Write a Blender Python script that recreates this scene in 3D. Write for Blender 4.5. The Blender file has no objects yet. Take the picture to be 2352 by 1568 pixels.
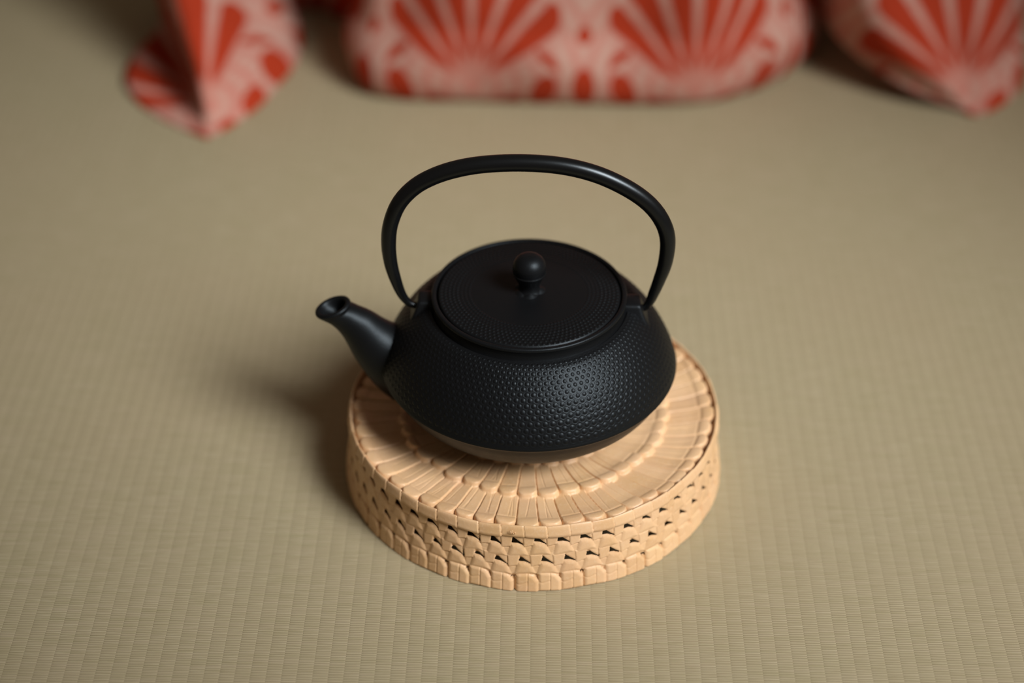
import bpy, math, numpy as np
from mathutils import Vector

# ------------------------------------------------------------------ camera, world, lights, exposure
scene = bpy.context.scene
COL = scene.collection
FPX, PITCH = 4300.0, math.radians(36.5)
CAM = np.array([-0.01168, -0.80053, 0.67550])
cam_data = bpy.data.cameras.new('camera')
cam_data.sensor_width = 36.0
cam_data.lens = FPX / 2352 * 36.0
cam_data.clip_start = 0.01
cam_data.dof.use_dof = True
cam_data.dof.focus_distance = 0.938
cam_data.dof.aperture_fstop = 2.5
cam = bpy.data.objects.new('camera', cam_data)
cam.location = CAM
cam.rotation_euler = (math.pi / 2 - PITCH, 0, 0)
COL.objects.link(cam)
scene.camera = cam

world = bpy.data.worlds.new('world')
scene.world = world
world.use_nodes = True
world.node_tree.nodes['Background'].inputs[0].default_value = (1.0, 0.74, 0.54, 1)
world.node_tree.nodes['Background'].inputs[1].default_value = 0.10


def area(name, loc, target, sx, sy, power, color, spread=180):
    l = bpy.data.lights.new(name, 'AREA')
    l.shape = 'RECTANGLE'
    l.size, l.size_y = sx, sy
    l.energy = power
    l.color = color
    l.spread = math.radians(spread)
    o = bpy.data.objects.new(name, l)
    o.location = loc
    o.rotation_euler = (Vector(target) - Vector(loc)).to_track_quat('-Z', 'Y').to_euler()
    COL.objects.link(o)
    return o


area('window_light', (0.88, -0.67, 1.11), (0.0, 0.12, 0.0), 0.78, 0.78, 3.1, (0.97, 0.98, 1.0), 34)

scene.view_settings.view_transform = 'Standard'
scene.view_settings.look = 'None'
scene.view_settings.exposure = 0.0
scene.view_settings.gamma = 1.0
scene.view_settings.use_curve_mapping = False

rng = np.random.default_rng(7)


# ------------------------------------------------------------------ helpers
def at(px, py, z):
    """point of the place seen at a pixel of the photograph, at height z"""
    d = np.array([px - 1176.0, math.cos(PITCH) * FPX - (py - 784) * math.sin(PITCH),
                  -math.sin(PITCH) * FPX - (py - 784) * math.cos(PITCH)])
    return CAM + d * (z - CAM[2]) / d[2]


def aty(px, py, y):
    """same, at depth y"""
    d = np.array([px - 1176.0, math.cos(PITCH) * FPX - (py - 784) * math.sin(PITCH),
                  -math.sin(PITCH) * FPX - (py - 784) * math.cos(PITCH)])
    return CAM + d * (y - CAM[1]) / d[1]


def make_mesh(name, verts, faces, mat, parent=None, smooth=True, attrs=None, uv=None):
    verts = np.asarray(verts, dtype=np.float32)
    me = bpy.data.meshes.new(name)
    if isinstance(faces, np.ndarray):
        nf, k = faces.shape
        me.vertices.add(len(verts))
        me.vertices.foreach_set('co', verts.ravel())
        me.loops.add(nf * k)
        me.loops.foreach_set('vertex_index', faces.astype(np.int32).ravel())
        me.polygons.add(nf)
        me.polygons.foreach_set('loop_start', np.arange(0, nf * k, k, dtype=np.int32))
        me.update(calc_edges=True)
    else:
        me.from_pydata(verts.tolist(), [], faces)
    me.validate()
    if smooth:
        me.polygons.foreach_set('use_smooth', np.ones(len(me.polygons), dtype=bool))
    if attrs:
        for an, data in attrs.items():
            a = me.attributes.new(an, 'FLOAT', 'POINT')
            a.data.foreach_set('value', np.asarray(data, dtype=np.float32).ravel())
    if uv is not None:
        layer = me.uv_layers.new(name='uv')
        li = np.empty(len(me.loops), dtype=np.int32)
        me.loops.foreach_get('vertex_index', li)
        layer.data.foreach_set('uv', np.asarray(uv, dtype=np.float32)[li].ravel())
    me.materials.append(mat)
    o = bpy.data.objects.new(name, me)
    COL.objects.link(o)
    if parent is not None:
        o.parent = parent
        o.matrix_parent_inverse = parent.matrix_world.inverted()
    return o


def grid_faces(nu, nv, wrap_u=False):
    """vertex (i, j) -> j * nu + i"""
    iu = np.arange(nu if wrap_u else nu - 1)
    jv = np.arange(nv - 1)
    I, J = np.meshgrid(iu, jv)
    I2 = (I + 1) % nu
    return np.stack([J * nu + I, J * nu + I2, (J + 1) * nu + I2, (J + 1) * nu + I], -1).reshape(-1, 4)


def catmull(pts, n):
    """smooth resample of a control polyline; pts (k, d)"""
    P = np.asarray(pts, float)
    k = len(P)
    E = np.vstack([2 * P[0] - P[1], P, 2 * P[-1] - P[-2]])
    seg = np.r_[0, np.cumsum(np.linalg.norm(np.diff(P[:, :3], axis=0), axis=1))]
    s = np.linspace(0, seg[-1], n)
    i = np.clip(np.searchsorted(seg, s, side='right') - 1, 0, k - 2)
    t = ((s - seg[i]) / np.maximum(seg[i + 1] - seg[i], 1e-9))[:, None]
    p0, p1, p2, p3 = E[i], E[i + 1], E[i + 2], E[i + 3]
    return .5 * (2 * p1 + (p2 - p0) * t + (2 * p0 - 5 * p1 + 4 * p2 - p3) * t ** 2 + (3 * p1 - p0 - 3 * p2 + p3) * t ** 3)


def lathe_points(profile, nth, cx=0, cy=0):
    """profile (m, 2) of r, z"""
    th = np.linspace(0, 2 * np.pi, nth, endpoint=False)
    r = profile[:, 0][:, None]
    z = profile[:, 1][:, None]
    return np.stack([cx + r * np.cos(th), cy + r * np.sin(th), np.broadcast_to(z, (len(profile), nth))], -1).reshape(-1, 3)


def lathe(name, profile, mat, parent, nth=96, cx=0, cy=0, n=None):
    prof = np.asarray(profile, float)
    if n:
        prof = catmull(prof, n)
        prof[:, 0] = np.maximum(prof[:, 0], 0.00001)
    f = grid_faces(nth, len(prof), True)[:, ::-1]
    return make_mesh(name, lathe_points(prof, nth, cx, cy), f.copy(), mat, parent)


def empty(name, loc, label, cat, group=None):
    o = bpy.data.objects.new(name, None)
    o.location = loc
    COL.objects.link(o)
    bpy.context.view_layer.update()
    o['label'] = label
    o['category'] = cat
    if group:
        o['group'] = group
    return o


class NT:
    """tiny expression helper over math nodes"""
    def __init__(s, name):
        s.mat = bpy.data.materials.new(name)
        s.mat.use_nodes = True
        s.t = s.mat.node_tree
        s.bsdf = s.t.nodes['Principled BSDF']

    def node(s, typ, **kw):
        n = s.t.nodes.new(typ)
        for k, v in kw.items():
            setattr(n, k, v)
        return n

    def link(s, a, b):
        s.t.links.new(a, b)

    def put(s, v, sock):
        if isinstance(v, V):
            v = v.s
        if hasattr(v, 'links') or isinstance(v, bpy.types.NodeSocket):
            s.link(v, sock)
        else:
            sock.default_value = v

    def m(s, op, a, b=0.0, c=0.0, clamp=False):
        n = s.node('ShaderNodeMath', operation=op, use_clamp=clamp)
        s.put(a, n.inputs[0])
        s.put(b, n.inputs[1])
        s.put(c, n.inputs[2])
        return V(s, n.outputs[0])

    def step(s, x, w):
        """1 where x < 0, softened over w"""
        return s.m('MULTIPLY_ADD', x, -1.0 / w, .5, True)

    def noise(s, vec, scale, detail=3, rough=.55, dist=0.0):
        n = s.node('ShaderNodeTexNoise')
        if vec is not None:
            s.put(vec, n.inputs['Vector'])
        n.inputs['Scale'].default_value = scale
        n.inputs['Detail'].default_value = detail
        n.inputs['Roughness'].default_value = rough
        n.inputs['Distortion'].default_value = dist
        return V(s, n.outputs['Fac'])

    def mapping(s, src, scale=(1, 1, 1), rot=(0, 0, 0), loc=(0, 0, 0)):
        n = s.node('ShaderNodeMapping')
        s.link(src, n.inputs[0])
        n.inputs['Scale'].default_value = scale
        n.inputs['Rotation'].default_value = rot
        n.inputs['Location'].default_value = loc
        return n.outputs[0]

    def mix(s, f, a, b):
        n = s.node('ShaderNodeMix', data_type='RGBA')
        s.put(f, n.inputs[0])
        for v, i in ((a, 6), (b, 7)):
            if isinstance(v, tuple):
                n.inputs[i].default_value = (*v, 1)
            else:
                s.put(v, n.inputs[i])
        return n.outputs[2]

    def bump(s, h, strength, dist, prev=None):
        n = s.node('ShaderNodeBump')
        s.put(h, n.inputs['Height'])
        n.inputs['Strength'].default_value = strength
        n.inputs['Distance'].default_value = dist
        if prev is not None:
            s.link(prev, n.inputs['Normal'])
        return n.outputs[0]

    def done(s, color=None, rough=.5, normal=None, spec=.5, sheen=0.0, tint=(1, 1, 1)):
        b = s.bsdf
        if isinstance(color, tuple):
            b.inputs['Base Color'].default_value = (*color, 1)
        elif color is not None:
            s.put(color, b.inputs['Base Color'])
        s.put(rough, b.inputs['Roughness'])
        b.inputs['Specular IOR Level'].default_value = spec
        b.inputs['Specular Tint'].default_value = (*tint, 1)
        b.inputs['Sheen Weight'].default_value = sheen
        if normal is not None:
            s.link(normal, b.inputs['Normal'])
        return s.mat


class V:
    def __init__(self, nt, s):
        self.nt, self.s = nt, s

    def __add__(a, b): return a.nt.m('ADD', a, b)
    def __radd__(a, b): return a.nt.m('ADD', b, a)
    def __sub__(a, b): return a.nt.m('SUBTRACT', a, b)
    def __rsub__(a, b): return a.nt.m('SUBTRACT', b, a)
    def __mul__(a, b): return a.nt.m('MULTIPLY', a, b)
    def __rmul__(a, b): return a.nt.m('MULTIPLY', b, a)
    def __truediv__(a, b): return a.nt.m('DIVIDE', a, b)


# ------------------------------------------------------------------ materials
def mat_tatami():
    t = NT('tatami_rush')
    tc = t.node('ShaderNodeTexCoord').outputs['Object']
    rot = t.mapping(tc, rot=(0, 0, math.radians(1.0)))
    sep = t.node('ShaderNodeSeparateXYZ')
    t.link(rot, sep.inputs[0])
    x, y = V(t, sep.outputs[0]), V(t, sep.outputs[1])
    wob = t.noise(t.mapping(rot, scale=(60, 5, 1)), 1.0, 2) - .5
    P = 0.0076
    xr = (x + wob * .0008) / P
    cell = t.m('FLOOR', xr)
    fr = xr - cell
    rib = t.m('POWER', t.m('SINE', fr * math.pi), .45)
    # rushes: fine rows across each rib, half a rush out of step from rib to rib
    wy = t.noise(t.mapping(rot, scale=(45, 300, 1)), 1.0, 2) - .5
    ph = y / .00165 + cell * .5 + wy * .9
    reed = t.m('SINE', ph * (2 * math.pi)) * .5 + .5
    irr = t.noise(t.mapping(rot, scale=(70, 1100, 1)), 1.0, 2, .6)
    big = t.noise(rot, 5, 3)
    streak = t.noise(t.mapping(rot, scale=(28, 420, 1)), 1.0, 3, .6)
    c1 = t.mix(t.m('MULTIPLY_ADD', streak, 2.2, -.6, True), (.312, .272, .150), (.378, .314, .200))
    c2 = t.mix(t.m('MULTIPLY_ADD', irr, 3.0, -1.45, True), c1, (.43, .375, .24))
    c3 = t.mix(t.m('MULTIPLY_ADD', irr, -3.5, 1.35, True), c2, (.225, .185, .105))
    c4 = t.mix(t.m('MULTIPLY_ADD', big, 1.8, -.55, True), c3, t.mix(.65, c3, (.36, .285, .175)))
    n1 = t.bump(rib, .30, .0008)
    n2 = t.bump(reed * (irr * .8 + .4), .5, .00035, n1)
    return t.done(c4, .62, n2, spec=.3)


def mat_iron():
    t = NT('black_cast_iron')
    tc = t.node('ShaderNodeTexCoord').outputs['Object']
    n = t.noise(tc, 1300, 3, .6)
    n2 = t.noise(tc, 220, 2)
    nrm = t.bump(n2, .12, .0006, t.bump(n, .22, .00025))
    return t.done((.0045, .0046, .0050), n * .12 + .37, nrm, spec=.23, tint=(.80, .93, 1.0))


def mat_iron_smooth():
    t = NT('black_iron_handle')
    tc = t.node('ShaderNodeTexCoord').outputs['Object']
    n = t.noise(tc, 900, 2, .6)
    return t.done((.0040, .0040, .0042), .29, t.bump(n, .08, .0002), spec=.38, tint=(.85, .95, 1.0))


def mat_leaf():
    t = NT('palm_leaf')
    tc = t.node('ShaderNodeTexCoord').outputs['Object']
    a = t.node('ShaderNodeAttribute', attribute_name='tint')
    tint = V(t, a.outputs['Fac'])
    n = t.noise(tc, 55, 3)
    fine = t.noise(tc, 700, 3, .6)
    c = t.mix(tint, (.63, .385, .182), (.74, .480, .250))
    c = t.mix(t.m('MULTIPLY_ADD', n, 1.6, -.45, True), c, t.mix(.55, c, (.70, .44, .28)))
    c = t.mix(t.m('MULTIPLY_ADD', fine, 2.0, -1.0, True), c, (.74, .53, .33))
    return t.done(c, .43, t.bump(fine, .18, .0004), spec=.42)


def mat_cloth():
    t = NT('printed_red_cloth')
    uvn = t.node('ShaderNodeUVMap', uv_map='uv')
    sep = t.node('ShaderNodeSeparateXYZ')
    t.link(uvn.outputs[0], sep.inputs[0])
    u, v0 = V(t, sep.outputs[0]), V(t, sep.outputs[1])
    P, Q = .161, .175
    v = t.m('FLOORED_MODULO', v0 + .035, Q) - .035
    x = t.m('FLOORED_MODULO', u + P / 2, P) - P / 2
    r = t.m('SQRT', x * x + v * v)
    th = t.m('ARCTAN2', x, v)
    ath = t.m('ABSOLUTE', th)
    D = math.radians(19.5)
    tl = t.m('FLOORED_MODULO', th, D) - D / 2
    a = r * t.m('COSINE', tl)
    b = t.m('ABSOLUTE', r * t.m('SINE', tl))
    re = .112 - ath * .043
    k = .119
    s1 = b - a * k
    s2 = t.m('SQRT', (a - re) * (a - re) + b * b) - re * k
    sd = t.m('MAXIMUM', s1, 0) * 1.0
    sel = t.m('GREATER_THAN', a, re)
    sd = s1 * (1.0 - sel) + s2 * sel
    petal = t.step(sd, .0018) * t.step(ath - math.radians(58.5), .02) * t.step(.019 - r, .012)
    # teardrops gathered in the hollow between two fans
    xm = t.m('FLOORED_MODULO', u, P) - P / 2
    drops = None
    for dx, dy, rot, w, h in ((0, .001, 0, .0088, .0170), (.029, -.002, -.3, .0090, .0165), (-.029, -.002, .3, .0090, .0165),
                              (.056, -.016, -.8, .0072, .0130), (-.056, -.016, .8, .0072, .0130), (.0795, -.024, 0, .005, .007), (-.0795, -.024, 0, .005, .007),
                              (.0, .040, 0, .0055, .0065), (.026, .024, .95, .0035, .0100), (-.026, .024, -.95, .0035, .0100)):
        X, Y = xm - dx, v - dy
        c_, s_ = math.cos(rot), math.sin(rot)
        A = X * c_ + Y * (-s_)
        B = X * s_ + Y * c_
        e = (A * A) / (w * w) + (B * B) / (h * h)
        d = t.step(e - 1.0, .25)
        drops = d if drops is None else t.m('MAXIMUM', drops, d)
    red = t.m('MAXIMUM', petal, drops)
    fan = t.step(ath - math.radians(62), .1) * t.step(r - .075, .04)
    low = t.step(r - .045, .03)
    thin = t.m('SINE', th * (2 * math.pi / (D / 2))) * .5 + .5
    loops = t.m('SINE', r * 420.0) * .5 + .5
    pale = t.mix(t.m('MULTIPLY', fan, .55), (.48, .285, .222), (.46, .155, .115))
    pale = t.mix(t.m('MULTIPLY', low * thin, .40), pale, (.42, .09, .055))
    pale = t.mix(t.m('MULTIPLY', (1.0 - fan) * t.m('POWER', loops, 2.0), .6), pale, (.45, .11, .08))
    c = t.mix(red, pale, (.36, .032, .008))
    tc = t.node('ShaderNodeTexCoord').outputs['Object']
    n = t.noise(tc, 900, 2)
    wr = t.noise(tc, 22, 3)
    return t.done(c, .85, t.bump(wr, .35, .01, t.bump(n, .2, .0004)), spec=.2, sheen=.0)


TATAMI, IRON, IRON_S, LEAF, CLOTH = mat_tatami(), mat_iron(), mat_iron_smooth(), mat_leaf(), mat_cloth()

# ------------------------------------------------------------------ floor
nx = 2
v = [(-1.6, -1.2, 0), (1.6, -1.2, 0), (1.6, 2.2, 0), (-1.6, 2.2, 0),
     (-1.6, -1.2, -.05), (1.6, -1.2, -.05), (1.6, 2.2, -.05), (-1.6, 2.2, -.05)]
floor = make_mesh('floor', v, [(0, 1, 2, 3), (7, 6, 5, 4), (0, 4, 5, 1), (1, 5, 6, 2), (2, 6, 7, 3), (3, 7, 4, 0)], TATAMI, smooth=False)
floor['kind'] = 'structure'

# ------------------------------------------------------------------ woven palm-leaf stand
H = 0.0409
stand = empty('woven_basket_stand', (0, 0, 0), 'round tan woven palm-leaf basket stand turned upside down under the black teapot, on tatami', 'basket')


def smooth01(x):
    x = np.clip(x, 0, 1)
    return x * x * (3 - 2 * x)


def vnoise(n, seed):
    return np.random.default_rng(seed).random(n)


def top_panel():
    N = 53
    nth = N * 34
    rr = np.r_[np.linspace(.004, .040, 26)[:-1], np.linspace(.040, .0998, 122)]
    th = np.linspace(0, 2 * np.pi, nth, endpoint=False)
    T, R = np.meshgrid(th, rr)
    Z = np.full(T.shape, H - .0052)
    tint = np.full(T.shape, .3)
    rings = [(.002, .0235, 15, 1), (.019, .0500, 30, 2), (.0440, .0738, 41, 3), (.0675, .0986, 53, 4)]
    for ri, (r0, r1, n, seed) in enumerate(rings[::-1]):
        d = 2 * np.pi / n
        jit = (vnoise(n, seed) - .5)
        slant = .12 + .62 * np.exp(-(((T + .45 + np.pi) % (2 * np.pi) - np.pi) / .62) ** 2) + .04 * np.sin(T * 3 + seed)
        q = (T - slant * (R - r1) / (r1 - r0) * d * 1.2) / d + .35 * np.sin(T * 5 + seed) * .3
        i = np.floor(q).astype(int) % n
        t = (q - np.floor(q)) * 2 - 1
        end = r1 + (vnoise(n, seed + 20)[i] - .5) * .0026
        s = (R - r0) / (end - r0)
        # rounded outer end
        cap = end - .0034 * np.abs(t) ** 3.0
        dist = cap - R
        inside = (dist > 0) & (R > r0)
        across = 1 - np.abs(t) ** 5
        fold = .76 + (vnoise(n, seed + 40)[i] - .5) * .1
        strip = .0008 + .0010 * np.clip(s / fold, 0, 1.1) + .0011 * t * (vnoise(n, seed + 25)[i] - .25) * (1 - .3 * s)
        strip -= .0003 * np.exp(-((s - fold) / .018) ** 2) * (vnoise(n, seed + 41)[i] > .3) * (np.abs(t) < .93)
        e = np.clip((R - (end - (end - r0) * (1 - fold))) / ((end - r0) * (1 - fold)), 0, 1)
        pill = .0006 * np.sin(np.pi * np.clip(e, 0, 1)) ** .7 * (1 - t ** 4)
        edge = smooth01(dist / .0013)
        z = H - .0052 + .0004 + (strip + pill) * (.25 + .75 * np.sqrt(edge)) + .0006 * edge
        z -= .0014 * (1 - smooth01((1 - np.abs(t)) / .10)) * smooth01((s - .12) / .2)
        # gathered creases fanning along each leaf
        for c in range(2):
            c0 = (vnoise(n, seed + 50 + c)[i] - .5) * 1.4
            c1 = c0 * np.where(vnoise(n, seed + 65)[i] > .5, .15, -.4) + (vnoise(n, seed + 60 + c)[i] - .5) * .9
            line = t - (c0 + (c1 - c0) * (1 - s))
            z -= .00034 * np.exp(-(line / .04) ** 2) * smooth01((fold + .02 - s) / .12) * (vnoise(n, seed + 70 + c)[i] > .45)
        # inner rings lie over the start of the next ring
        z += (.0005) * (3 - ri) * 0 + .0011 * smooth01((s - .55) / .4)
        use = inside & ((z > Z) | (ri > 0))
        Z = np.where(use, z, Z)
        tint = np.where(use, vnoise(n, seed + 90)[i], tint)
    Z = np.where(R > .0990, H - .0045, Z)
    P = np.stack([R * np.cos(T), R * np.sin(T), Z], -1).reshape(-1, 3)
    f = grid_faces(nth, len(rr), True)
    f = np.vstack([f, ])
    P = np.vstack([P, [[0, 0, H - .004]]])
    tint = np.r_[tint.ravel(), .4]
    o = make_mesh('top_panel', P, f, LEAF, stand, attrs={'tint': tint})
    return o


def poly_d(u, v, poly):
    """distance inside a convex polygon given clockwise in (u right, v down)"""
    d = np.full(u.shape, 1e9)
    k = len(poly)
    for a in range(k):
        x0, y0 = poly[a]
        x1, y1 = poly[(a + 1) % k]
        L = math.hypot(x1 - x0, y1 - y0)
        nxx, nyy = -(y1 - y0) / L, (x1 - x0) / L
        d = np.minimum(d, (u - x0) * nxx + (v - y0) * nyy)
    return d


def side_radius(z):
    return .1040 - .0045 * (z / H)


def side_wall():
    N = 54
    nth = N * 40
    zt, z0 = H - .0050, .0004
    nz = 185
    th = np.linspace(0, 2 * np.pi, nth, endpoint=False)
    zz = np.linspace(z0, zt, nz)
    T, Z = np.meshgrid(th, zz)
    U = T / (2 * np.pi) * N
    wav = .00035 * np.sin(T * 9 + 1) + .0003 * np.sin(T * 23)
    rows = [(.0352, .0228, .00, 'w', 11), (.0230, .0112, .28, 'w', 12), (.0114, -.0004, .62, 'b', 13)]
    h = np.full(T.shape, -1.0)
    tint = np.zeros(T.shape)
    cover = np.full(T.shape, -9.0)

    def lay(cond_d, bulge, base, w, rnd, tilt=0):
        nonlocal h, tint, cover
        cover = np.maximum(cover, cond_d)
        hh = base + bulge * (1 - (1 - np.clip(cond_d / w, 0, 1)) ** 2) + tilt
        use = (cond_d > 0) & (hh > h)
        h = np.where(use, hh, h)
        tint = np.where(use, rnd, tint)

    for ri, (za, zb, sh, kind, seed) in enumerate(rows):
        Vv = (za + wav - Z) / (za - zb)
        for k in (-1, 0, 1):
            i = np.floor(U - sh).astype(int) + k
            ii = i % N
            jx = (vnoise(N, seed)[ii] - .5) * .10
            jy = (vnoise(N, seed + 5)[ii] - .5) * .10
            u = U - sh - i - jx
            vv = Vv - jy
            r1, r2, r3 = vnoise(N, seed + 30)[ii], vnoise(N, seed + 31)[ii], vnoise(N, seed + 32)[ii]
            if kind == 'w':
                hole = .39 + .16 * (vnoise(N, seed + 8)[ii] - .5) - (.05 if ri else 0)
                lay(poly_d(u, vv, [(.00, .0), (.56, -.02), (.47, .52), (.06, .62)]), .16, .60, .06, r1)
                lay(poly_d(u, vv, [(.50, -.14), (1.06, -.14), (1.06, .49), (.52, .04)]), .15, .40, .08, r3)
                # leaf passing across below the hole
                P1x = hole - .30
                d = poly_d(u, vv - P1x * (1 - np.clip(u, 0, 1)), [(.47, .34), (.74, .37), (1.04, .52), (1.27, 1.02), (.30, 1.03)])
                lay(d, .34, .52, .20, r2, tilt=.12 * (1 - np.clip(vv, 0, 1)))
                lay(poly_d(u, vv, [(.02, .55), (.52, .55), (.42, 1.06), (.06, 1.06)]), .20, .30, .12, r1)
                lay(poly_d(u, vv, [(-.05, .93), (1.05, .93), (1.05, 1.15), (-.05, 1.15)]), .0, .05, .1, r3)
            else:
                lay(poly_d(u, vv, [(-.2, .25), (1.2, .25), (1.2, 1.2), (-.2, 1.2)]), .0, .02, .1, r3)
                d = poly_d(u, vv, [(.0, .02), (.12, -.03), (.55, -.01), (.80, .12), (1.0, .40), (1.0, 1.01), (.0, 1.01)])
                cre = -.20 * np.exp(-((u - .52) / .022) ** 2) - .10 * np.exp(-((vv - .48 - .05 * np.sin(u * 9)) / .05) ** 2) * (u < .52)
                lay(d, .50, .50, .16, r2, tilt=.14 * u + cre)
    for ax in (0, 1):
        cover = (np.roll(cover, 1, ax) + 2 * cover + np.roll(cover, -1, ax)) / 4
    hole = cover <= 0
    # heights spread one cell outwards, then the edge cells are drawn in to the true cut
    for _ in range(2):
        best = h.copy()
        for ax in (0, 1):
            for sgn in (1, -1):
                best = np.maximum(best, np.where(h < -.5, np.roll(h, sgn, ax), h))
        h = np.where(h < -.5, best, h)
    h = np.where(h < -.5, 0, h)
    gz = np.gradient(cover, axis=0)
    gt = (np.roll(cover, -1, 1) - np.roll(cover, 1, 1)) / 2
    g2 = gz ** 2 + gt ** 2 + 1e-8
    mt = np.clip(np.where(hole, -cover * gt / g2, 0), -1.2, 1.2)
    mz = np.clip(np.where(hole, -cover * gz / g2, 0), -1.2, 1.2)
    T = T + mt * (2 * np.pi / nth)
    Z = Z + mz * (zz[1] - zz[0])
    Rr = side_radius(Z) - .0019 + h * .0019
    P = np.stack([Rr * np.cos(T), Rr * np.sin(T), Z], -1).reshape(-1, 3)
    f = grid_faces(nth, nz, True)
    f = f[hole.ravel()[f].sum(1) < 4]
    # leaf thickness: a second skin just inside, joined along every cut edge
    used = np.unique(f)
    remap = np.full(len(P), -1)
    remap[used] = np.arange(len(used))
    P, f = P[used], remap[f]
    tn = tint.ravel()[used]
    rad = np.hypot(P[:, 0], P[:, 1])[:, None]
    Q = P.copy()
    Q[:, :2] *= 1 - .0007 / rad
    n = len(P)
    e = np.concatenate([f[:, [0, 1]], f[:, [1, 2]], f[:, [2, 3]], f[:, [3, 0]]])
    key = np.sort(e, 1)
    key = key[:, 0].astype(np.int64) * n + key[:, 1]
    _, inv, cnt = np.unique(key, return_inverse=True, return_counts=True)
    be = e[cnt[inv] == 1]
    edge = np.stack([be[:, 1], be[:, 0], be[:, 0] + n, be[:, 1] + n], -1)
    F = np.vstack([f, f[:, ::-1] + n, edge])
    return make_mesh('side_wall', np.vstack([P, Q]), F, LEAF, stand, attrs={'tint': np.r_[tn, tn]})


def rim_band():
    N = 54
    nth = N * 30
    th = np.linspace(0, 2 * np.pi, nth, endpoint=False)
    rt, zt = side_radius(H), H
    # cross-section: up the outer face, over the edge, down inside
    prof = np.array([(.1009, H - .0064), (.1012, H - .0052), (.1009, H - .0035), (.1004, H - .0012), (.0999, H - .00015), (.0995, H + .0001),
                     (.0990, H - .0004), (.0987, H - .0016), (.0986, H - .0040)])
    prof = catmull(prof, 26)
    T, J = np.meshgrid(th, np.arange(26))
    w = J / 25.0
    jit = (vnoise(N, 3) - .5) * .35
    q = T / (2 * np.pi) * N + .10 * (w - .5)
    i = np.floor(q).astype(int) % N
    t = q - np.floor(q)
    gap = (.020 + .010 * vnoise(N, 4))[i]
    g = np.minimum(t, 1 - t)
    push = -.0006 * (1 - smooth01(g / gap)) + .0001 * np.sin(np.pi * t) + .0004 * (t - .5) + .0003 * (vnoise(N, 8)[i] - .5)
    nrm = np.gradient(prof, axis=0)
    nrm = np.stack([nrm[:, 1], -nrm[:, 0]], -1)
    nrm /= np.linalg.norm(nrm, axis=1)[:, None]
    R = prof[:, 0][:, None] + nrm[:, 0][:, None] * push
    Z = prof[:, 1][:, None] + nrm[:, 1][:, None] * push + .0003 * np.sin(T * 7) + .0003 * np.sin(T * 19 + 2)
    P = np.stack([R * np.cos(T), R * np.sin(T), Z], -1).reshape(-1, 3)
    f = grid_faces(nth, 26, True)
    return make_mesh('rim_band', P, f, LEAF, stand, attrs={'tint': (vnoise(N, 9)[i]).ravel()})


def frayed_end():
    """small split tips of leaf poking out of the rim at the front"""
    V_, F_ = [], []
    for x0, x1, z1, w in ((-.0122, -.0124, .0398, .00032), (-.0112, -.0114, .0403, .0003), (-.0104, -.0099, .0392, .0003), (-.0118, -.0108, .0374, .0003)):
        pts = catmull([(x0, -.1003, .0366), ((x0 + x1) / 2, -.1016, .0385), (x1, -.1013, z1)], 8)
        b0 = len(V_)
        for k, p in enumerate(pts):
            ww = w * (1 - .6 * k / 7)
            for dx, dy in ((-ww, -.0001), (ww, -.0001), (ww, .0002), (-ww, .0002)):
                V_.append((p[0] + dx, p[1] + dy, p[2]))
        for k in range(7):
            for e in range(4):
                a_, c_ = b0 + k * 4 + e, b0 + k * 4 + (e + 1) % 4
                F_.append((a_, c_, c_ + 4, a_ + 4))
        F_.append(tuple(b0 + q for q in (3, 2, 1, 0)))
        F_.append(tuple(b0 + 28 + q for q in (0, 1, 2, 3)))
    o = make_mesh('frayed_leaf_tip', V_, F_, LEAF, stand, attrs={'tint': np.full(len(V_), .9)})
    return o


top_panel()
side_wall()
rim_band()
frayed_end()

# ------------------------------------------------------------------ teapot
PX = -0.0027
ZB = H - .0006                       # where the foot rests
pot = empty('cast_iron_teapot', (PX, 0, ZB), 'black cast iron teapot with hobnail texture and arched handle on woven stand', 'teapot')


def body_profile():
    upper = catmull([(.0518, .1088), (.0560, .1072), (.0612, .1024), (.0675, .0952), (.0729, .0868), (.0768, .0785), (.0783, .0738)], 240)
    return upper


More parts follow.
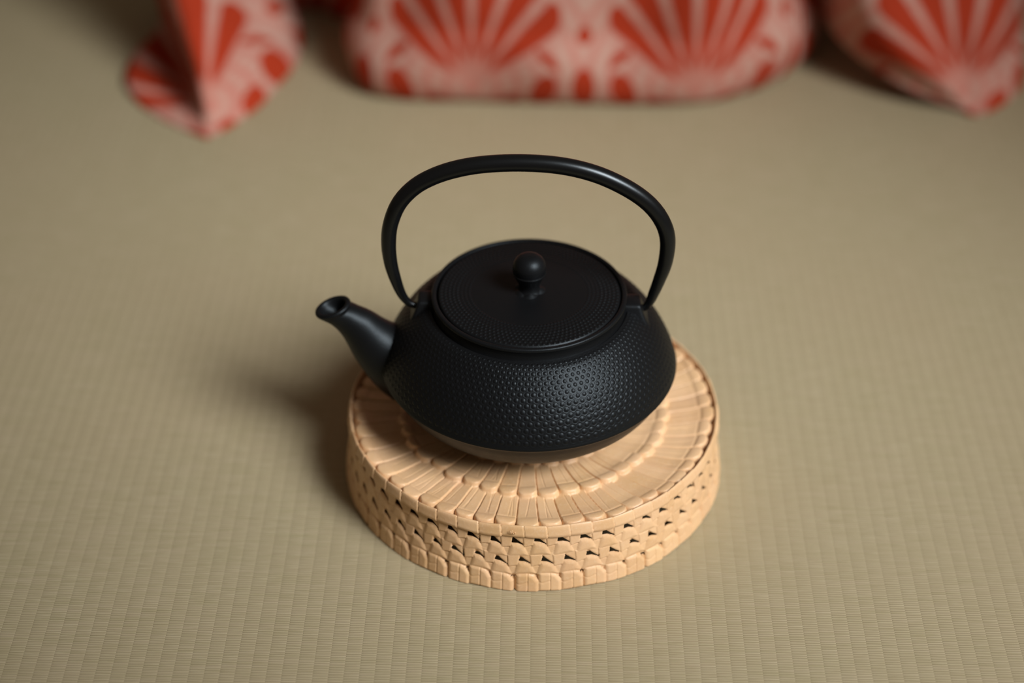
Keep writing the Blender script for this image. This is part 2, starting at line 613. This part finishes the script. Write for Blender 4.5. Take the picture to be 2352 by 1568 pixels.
def pot_body():
    prof = body_profile()
    seg = np.r_[0, np.cumsum(np.linalg.norm(np.diff(prof, axis=0), axis=1))]
    L = seg[-1]
    N = 120
    rows = []
    nrow = 15
    s0, s1 = .0022, L - .0028
    # spacing grows towards the belly
    k = np.linspace(0, 1, nrow)
    srow = s0 + (s1 - s0) * (k * .80 + k ** 2 * .20)
    ns = 210
    s = np.linspace(0, L, ns)
    pr = np.interp(s, seg, prof[:, 0])
    pz = np.interp(s, seg, prof[:, 1])
    tr = np.gradient(pr)
    tz = np.gradient(pz)
    ln = np.hypot(tr, tz)
    nr, nz_ = -tz / ln, tr / ln
    nth = N * 12
    th = np.linspace(0, 2 * np.pi, nth, endpoint=False)
    T, S = np.meshgrid(th, s)
    PR = pr[:, None]
    hgt = np.zeros(T.shape)
    for j, sr in enumerate(srow):
        fr = (T / (2 * np.pi) * N + .5 * (j % 2)) % 1.0 - .5
        dx = fr * 2 * np.pi * PR / N
        dy = S - sr
        rad = .36 * 2 * np.pi * np.interp(sr, s, pr) / N
        d = np.sqrt(dx ** 2 + dy ** 2) / rad
        dome = .00034 * (1 - d ** 2) - .00012
        moat = -.00012 * np.clip((1.28 - d) / .28, 0, 1)
        hgt = np.where(d < 1, dome, np.where(d < 1.28, np.minimum(hgt, moat), hgt))
    # spout zone stays plain
    R = PR + nr[:, None] * hgt
    Z = pz[:, None] + nz_[:, None] * hgt
    up = np.stack([R * np.cos(T), R * np.sin(T), Z], -1)
    low = catmull([(.0783, .0738), (.07885, .0730), (.07875, .0722), (.0775, .0716), (.0765, .0700), (.0745, .0655), (.0700, .0585), (.0635, .0520), (.0560, .0465), (.0500, .0432), (.0465, .0420)], 40)
    foot = np.array([(.0455, ZB + .0004), (.0445, ZB), (.042, ZB), (.0, ZB + .001)])
    low = np.vstack([low[1:], foot])
    lp = lathe_points(low, nth).reshape(len(low), nth, 3)
    A = np.vstack([up, lp]).reshape(-1, 3)
    A[:, 0] += PX
    f = grid_faces(nth, ns + len(low), True)[:, ::-1].copy()
    return make_mesh('body', A, f, IRON, pot)


pot_body()
lathe('neck_ring', [(.0516, .1072), (.0508, .1090), (.0505, .1108), (.0507, .1125), (.0511, .1138), (.0509, .1149), (.0502, .1154),
                    (.0490, .1153), (.0484, .1146), (.0483, .1120), (.0440, .1115)], IRON, pot, 192, PX, n=60)


def lid_mesh():
    RL = .0478
    ns = 150
    r = np.linspace(.0002, RL, ns)
    base = .1150 + .0016 * (1 - (r / RL) ** 2) - .0010 * smooth01((r - (RL - .0008)) / .0008)
    N = 104
    nth = N * 10
    th = np.linspace(0, 2 * np.pi, nth, endpoint=False)
    T, R = np.meshgrid(th, r)
    h = np.zeros(T.shape)
    for j in range(8):
        rj = .0460 - j * .0021
        fr = (T / (2 * np.pi) * N + .5 * (j % 2)) % 1.0 - .5
        dx = fr * 2 * np.pi * rj / N
        d = np.sqrt(dx ** 2 + (R - rj) ** 2) / .00082
        h = np.maximum(h, (.00042 if j < 5 else .00028) * np.sqrt(np.clip(1 - d ** 2, 0, 1)))
    Z = base[:, None] + h
    P = np.stack([PX + R * np.cos(T), R * np.sin(T), Z], -1)
    skirt = [(RL, .1125), (.040, .1120)]
    sp = lathe_points(np.array(skirt), nth, PX).reshape(2, nth, 3)
    P = np.vstack([P, sp]).reshape(-1, 3)
    f = grid_faces(nth, ns + 2, True)
    return make_mesh('lid', P, f, IRON, pot)


lid = lid_mesh()
bpy.context.view_layer.update()


def flower_boss():
    nth, ns = 120, 26
    th = np.linspace(0, 2 * np.pi, nth, endpoint=False)
    s = np.linspace(0, 1, ns)
    T, S = np.meshgrid(th, s)
    rim = .0076 + .0017 * np.abs(np.cos(T * 2.5 + .3)) ** .6 + .0006 * np.sin(T * 3 + 1)
    R = np.maximum(S, .001) * rim
    Z = .1160 + .0016 * (1 - S ** 3.0) + .0009 * np.sin(np.pi * S) ** 2 * np.abs(np.cos(T * 2.5 + .3)) - .0008 * (S > .99)
    P = np.stack([PX + R * np.cos(T), R * np.sin(T), Z], -1).reshape(-1, 3)
    f = grid_faces(nth, ns, True)
    return make_mesh('knob_base', P, f, IRON, lid)


flower_boss()
lathe('knob', [(.0064, .1168), (.0057, .1180), (.0054, .1195), (.0057, .1212), (.0066, .1234), (.0077, .1256), (.0083, .1269), (.00880, .1274), (.0088, .1279), (.0085, .1284),
               (.00865, .1300), (.0086, .1320), (.0080, .1340), (.0069, .1357), (.0053, .1371), (.0032, .1380), (.0001, .1383)], IRON, lid, 72, PX, n=70)


def tube(name, pts, radii, mat, parent, nth=28, flat=1.0):
    P = catmull(np.c_[pts, radii], 180)
    rad = P[:, 3]
    P = P[:, :3]
    tan = np.gradient(P, axis=0)
    tan /= np.linalg.norm(tan, axis=1)[:, None]
    ref = np.array([0, 1.0, 0])
    a = np.cross(tan, ref)
    a /= np.linalg.norm(a, axis=1)[:, None]
    b = np.cross(a, tan)
    th = np.linspace(0, 2 * np.pi, nth, endpoint=False)
    V_ = P[:, None, :] + rad[:, None, None] * (a[:, None, :] * np.cos(th)[None, :, None] + flat * b[:, None, :] * np.sin(th)[None, :, None])
    n = len(P)
    f = [tuple(q) for q in grid_faces(nth, n, True)]
    f.append(tuple(range(nth))[::-1])
    f.append(tuple((n - 1) * nth + i for i in range(nth)))
    o = make_mesh(name, V_.reshape(-1, 3), f, mat, parent)
    return o


HP = [(-57.0, 1.6, 105.8), (-61.5, 1.6, 105.6), (-65.5, 1.6, 107.0), (-69.3, 1.8, 112.4), (-72.4, 1.8, 122.4), (-74.5, 1.9, 133.3), (-75.0, 1.9, 144.5), (-73.6, 1.8, 156), (-69.2, 1.7, 167.9),
      (-62.2, 1.6, 177), (-53.3, 1.3, 183.6), (-41.2, 1, 188.8), (-26, .6, 192.2), (-6.5, .1, 193.4), (13, -.4, 192), (30.4, -.9, 187.4),
      (45.9, -1.3, 179.5), (57.2, -1.6, 170.5), (64.4, -1.8, 160.2), (67.7, -1.8, 149.2), (67.3, -1.8, 135.8), (64.8, -1.8, 124.8), (62.0, -1.7, 115.2),
      (60.0, -1.6, 109.3), (57.0, -1.6, 106.0), (52.0, -1.6, 105.4)]
HR = [1.7, 1.7, 1.9, 2.4, 3.1, 3.6, 3.9, 4.0, 4.1, 4.2, 4.3, 4.4, 4.4, 4.4, 4.4, 4.4, 4.4, 4.3, 4.2, 4.1, 3.8, 3.3, 2.8, 2.2, 1.8, 1.7]
tube('handle', np.array(HP) / 1000, np.array(HR) / 1000, IRON_S, pot, 32)


def lug(sx):
    """ear on the shoulder that carries the handle end; sx = side"""
    # rings of a tapered block, bottom (in the shoulder) to top
    xi, xo = .0485, .0585
    w0, w1 = .0105, .0062
    sec = []
    for z, a, b, w in ((.0930, xi - .001, xo + .0092, w0), (.1000, xi, xo + .0044, w0 * .90), (.1050, xi, xo + .0020, w0 * .78), (.1090, xi, xo + .0004, w1 * 1.06),
                       (.1108, xi + .0002, xo - .0002, w1 * .98), (.1118, xi + .0008, xo - .0010, w1 * .84)):
        n = 24
        c = []
        for k in range(n):
            t = 2 * np.pi * (k + .5) / n
            cx, cy = math.cos(t), math.sin(t)
            e = .28
            c.append(((a + b) / 2 + (b - a) / 2 * np.sign(cx) * abs(cx) ** e, w * np.sign(cy) * abs(cy) ** e, z))
        sec.append(c)
    P = np.array(sec).reshape(-1, 3)
    P[:, 0] = PX + sx * P[:, 0]
    P[:, 1] += -sx * .0016
    f = [tuple(q) for q in grid_faces(24, len(sec), True)]
    f.append(tuple((len(sec) - 1) * 24 + i for i in range(24)))
    if sx < 0:
        f = [q[::-1] for q in f]
    o = make_mesh('handle_lug', P, f, IRON, pot)
    m = o.modifiers.new('bevel', 'SUBSURF')
    m.levels = m.render_levels = 1
    return o


lug(-1)
lug(1)


def spout():
    y = .0020
    c = [aty(928, 840, y), aty(893, 816, y), aty(854, 781, y), aty(821, 744, y), aty(794, 724, y), aty(767, 711, y)]
    rad = [.0200, .0180, .0140, .0104, .0089, .0094]
    # direction each ring faces, in the x-z plane
    ang = [205, 198, 185 - 45, 135, 128, 120]
    ang = [160, 152, 141, 130, 119, 109]
    ctrl = np.c_[np.array(c), rad, np.radians(ang)]
    R = catmull(ctrl, 60)
    nth = 48
    th = np.linspace(0, 2 * np.pi, nth, endpoint=False)

    def ring(p, r, a, push=0.0, sy=.92):
        n = np.array([math.cos(a), 0, math.sin(a)])
        e1 = np.array([-math.sin(a), 0, math.cos(a)])
        e2 = np.array([0, 1.0, 0])
        q = p + n * push
        return q + r * (np.cos(th)[:, None] * e1 + sy * np.sin(th)[:, None] * e2)

    V_ = [ring(q[:3], q[3], q[4]) for q in R]
    p, r, a = R[-1][:3], R[-1][3], R[-1][4]
    for dr, dp in ((.0004, .0006), (.0006, .0014), (.0004, .0022), (-.0004, .0027), (-.0014, .0027), (-.0022, .0021), (-.0027, .0010)):
        V_.append(ring(p, r + dr, a, dp))
    # the bore, following the spout down
    for k in range(58, 18, -3):
        V_.append(ring(R[k][:3], R[k][3] - .0029, R[k][4]))
    V_ = np.array(V_)
    n = len(V_)
    f = [tuple(q)[::-1] for q in grid_faces(nth, n, True)]
    f.append(tuple((n - 1) * nth + i for i in range(nth)))
    return make_mesh('spout', V_.reshape(-1, 3), f, IRON, pot)


spout()

# ------------------------------------------------------------------ patterned cloth behind
cloth = empty('patterned_cloth', (.02, .55, 0), 'red cloth printed with pale pink fans, bunched in folds on the tatami behind the teapot', 'cloth')
FAN0 = at(1085, 192, .018)


def cloth_uv(P, u0, y0, z0, ky=.55):
    return np.stack([P[:, 0] - u0, (P[:, 2] - z0) + ky * (P[:, 1] - y0)], -1)


def cloth_body():
    """the middle fold: a rounded bundle, front face towards the pot"""
    foot = [(-.085, .64), (-.104, .56), (-.120, .49), (-.126, .445), (-.117, .417), (-.09, .406), (-.04, .403), (.02, .400), (.08, .398), (.125, .400), (.155, .412),
            (.184, .432), (.207, .462), (.221, .500), (.221, .55), (.210, .64)]
    F = catmull(np.c_[np.array(foot), np.zeros(len(foot))], 150)[:, :2]
    tan = np.gradient(F, axis=0)
    tan /= np.linalg.norm(tan, axis=1)[:, None]
    out = np.stack([tan[:, 1], -tan[:, 0]], -1)
    s = np.r_[0, np.cumsum(np.linalg.norm(np.diff(F, axis=0), axis=1))]
    hs = np.linspace(0, 1, 60)
    rows = []
    uv = []
    ui = s - np.interp(FAN0[0], F[30:110, 0], s[30:110])
    for h in hs:
        z = .001 + .25 * h
        bul = .007 * math.sin(math.pi * min(h * 4.5, 1)) - .004 * math.exp(-h / .02) - .05 * h ** 1.5
        wob = .0045 * np.sin(s * 38 + h * 6) * smooth01(h * 5) + .003 * np.sin(s * 71 + 2 - h * 9) * smooth01(h * 6)
        o = bul + wob
        xy = F + out * o[:, None]
        zz = z + .004 * np.sin(s * 25) * smooth01(h * 4)
        rows.append(np.c_[xy, zz])
        uv.append(np.c_[ui, np.full(len(F), z - .017)])
    P = np.array(rows)
    # closing top, sunk towards the middle
    c = np.array([.04, .62, .22])
    for k in (.25, .5, .75, 1.0):
        q = rows[-1] * (1 - k) + c * k
        P = np.concatenate([P, q[None]])
        uv.append(uv[59] + np.array([0, .1 * k]))
    P = P.reshape(-1, 3)
    o = make_mesh('cloth_fold', P, grid_faces(150, 64), CLOTH, cloth, uv=np.array(uv).reshape(-1, 2))
    m = o.modifiers.new('thickness', 'SOLIDIFY')
    m.thickness = .0012
    m.offset = -1
    return o


def cloth_corner(A, B, Cc, bulge1, bulge2, u0, y0, z0, ky=.55, wr=1.0, M1=None, turn=0.0):
    """a folded corner: lofted from its left hem A over the ridge B to its right hem C"""
    n, m = 70, 64
    A, B, Cc = (catmull(np.array(q, float), n) for q in (A, B, Cc))
    M1 = catmull(np.array(M1, float), n) if M1 is not None else (A + B) / 2 + np.array(bulge1) * np.sin(np.linspace(0, 1, n) * np.pi * .5)[:, None]
    M2 = (B + Cc) / 2 + np.array(bulge2) * np.sin(np.linspace(0, 1, n) * np.pi * .5)[:, None]
    rows = []
    for k in range(n):
        rows.append(catmull([A[k], M1[k], B[k], M2[k], Cc[k]], m) if k else np.repeat(A[:1], m, 0) * .5 + np.repeat(B[:1], m, 0) * .5)
    P = np.array(rows)
    K, J = np.meshgrid(np.arange(n) / n, np.arange(m) / m, indexing='ij')
    P[..., 1] += wr * .004 * np.sin(J * 17 + K * 3) * smooth01(K * 3)
    P[..., 2] = np.maximum(P[..., 2], .001) + .002 * np.sin(J * 23) * smooth01(K * 3)
    P[..., 2] = np.maximum(P[..., 2], .0008)
    P = P.reshape(-1, 3)
    o = make_mesh('cloth_fold', P, grid_faces(m, n)[:, ::-1].copy(), CLOTH, cloth, uv=cloth_uv(P, u0, y0, z0, ky) @ np.array([[math.cos(turn), -math.sin(turn)], [math.sin(turn), math.cos(turn)]]))
    md = o.modifiers.new('thickness', 'SOLIDIFY')
    md.thickness = .0012
    md.offset = 0
    return o


cloth_body()
T1 = at(474, 318, .001)
A = [T1, at(405, 292, 0), at(345, 262, 0), at(300, 222, .002), at(286, 180, .004), at(308, 128, .004), at(352, 88, .004), at(395, 45, .004), at(440, 0, .004), at(470, -50, .004), at(500, -90, .01)]
B = [T1, aty(470, 280, .368), aty(467, 240, .376), aty(460, 200, .384), aty(452, 155, .394), aty(437, 108, .404), aty(420, 60, .416), aty(404, 12, .428), aty(388, -45, .442), aty(368, -130, .46), aty(340, -300, .50)]
Cc = [T1, at(520, 296, .001), at(560, 268, .001), at(604, 232, .001), at(645, 185, .001), at(676, 145, .002), aty(694, 98, .495), aty(690, 55, .505), aty(672, 5, .52), aty(650, -80, .54), aty(610, -240, .56)]
M1 = [T1, at(464, 292, .004), at(456, 262, .005), at(447, 232, .006), at(436, 196, .007), at(420, 152, .008), at(403, 108, .010), at(388, 65, .012), at(372, 15, .016), at(352, -45, .03), aty(330, -140, .49)]
F1 = aty(478, 240, .376)
cloth_corner(A, B, Cc, (0, 0, -.004), (.012, -.012, .004), F1[0], F1[1], F1[2], M1=M1, turn=math.radians(38.75))
T2 = at(2236, 266, .001)
A = [T2, at(2196, 246, .004), at(2148, 230, .008), at(2095, 210, .013), at(2042, 184, .018), at(1988, 150, .022), at(1942, 110, .026), at(1908, 68, .03), at(1890, 10, .04), at(1870, -60, .05), at(1860, -120, .10)]
B = [T2, aty(2229, 235, .398), aty(2232, 205, .402), aty(2240, 170, .408), aty(2252, 135, .414), aty(2268, 95, .420), aty(2282, 55, .426), aty(2290, 10, .434), aty(2296, -45, .444), aty(2300, -110, .455), aty(2300, -300, .49)]
M1 = [T2, aty(2212, 238, .392), aty(2184, 206, .393), aty(2142, 163, .397), aty(2100, 118, .402), aty(2066, 78, .408), aty(2038, 38, .414), aty(2016, -2, .420), aty(1998, -52, .43), aty(1978, -112, .44), aty(1940, -300, .48)]
Cc = [T2, at(2268, 258, .001), at(2300, 240, .001), at(2328, 214, .001), at(2345, 180, .002), at(2352, 140, .004), aty(2350, 95, .49), aty(2342, 45, .50), aty(2325, -5, .515), aty(2300, -60, .54), aty(2290, -240, .56)]
cloth_corner(A, B, Cc, (-.006, -.014, .004), (.006, -.006, .004), at(2217, 205, .02)[0], at(2217, 205, .02)[1], .020, M1=M1, turn=math.radians(10))


def back_fold():
    """the rest of the cloth, in shade behind the three front folds"""
    n, m = 120, 50
    x = np.linspace(-.215, .42, n)
    hs = np.linspace(0, 1, m)
    X, Hh = np.meshgrid(x, hs)
    Y = .535 + .018 * np.sin(X * 31 + 1) + .010 * np.sin(X * 67) + .07 * Hh ** 1.4 + .012 * np.sin(Hh * 7 + X * 15)
    Z = .001 + .24 * Hh
    P = np.stack([X, Y, Z], -1).reshape(-1, 3)
    o = make_mesh('cloth_fold', P, grid_faces(n, m), CLOTH, cloth, uv=np.c_[P[:, 0] * 1.1 + .03, P[:, 2] + .04])
    md = o.modifiers.new('thickness', 'SOLIDIFY')
    md.thickness = .0012
    return o


back_fold()
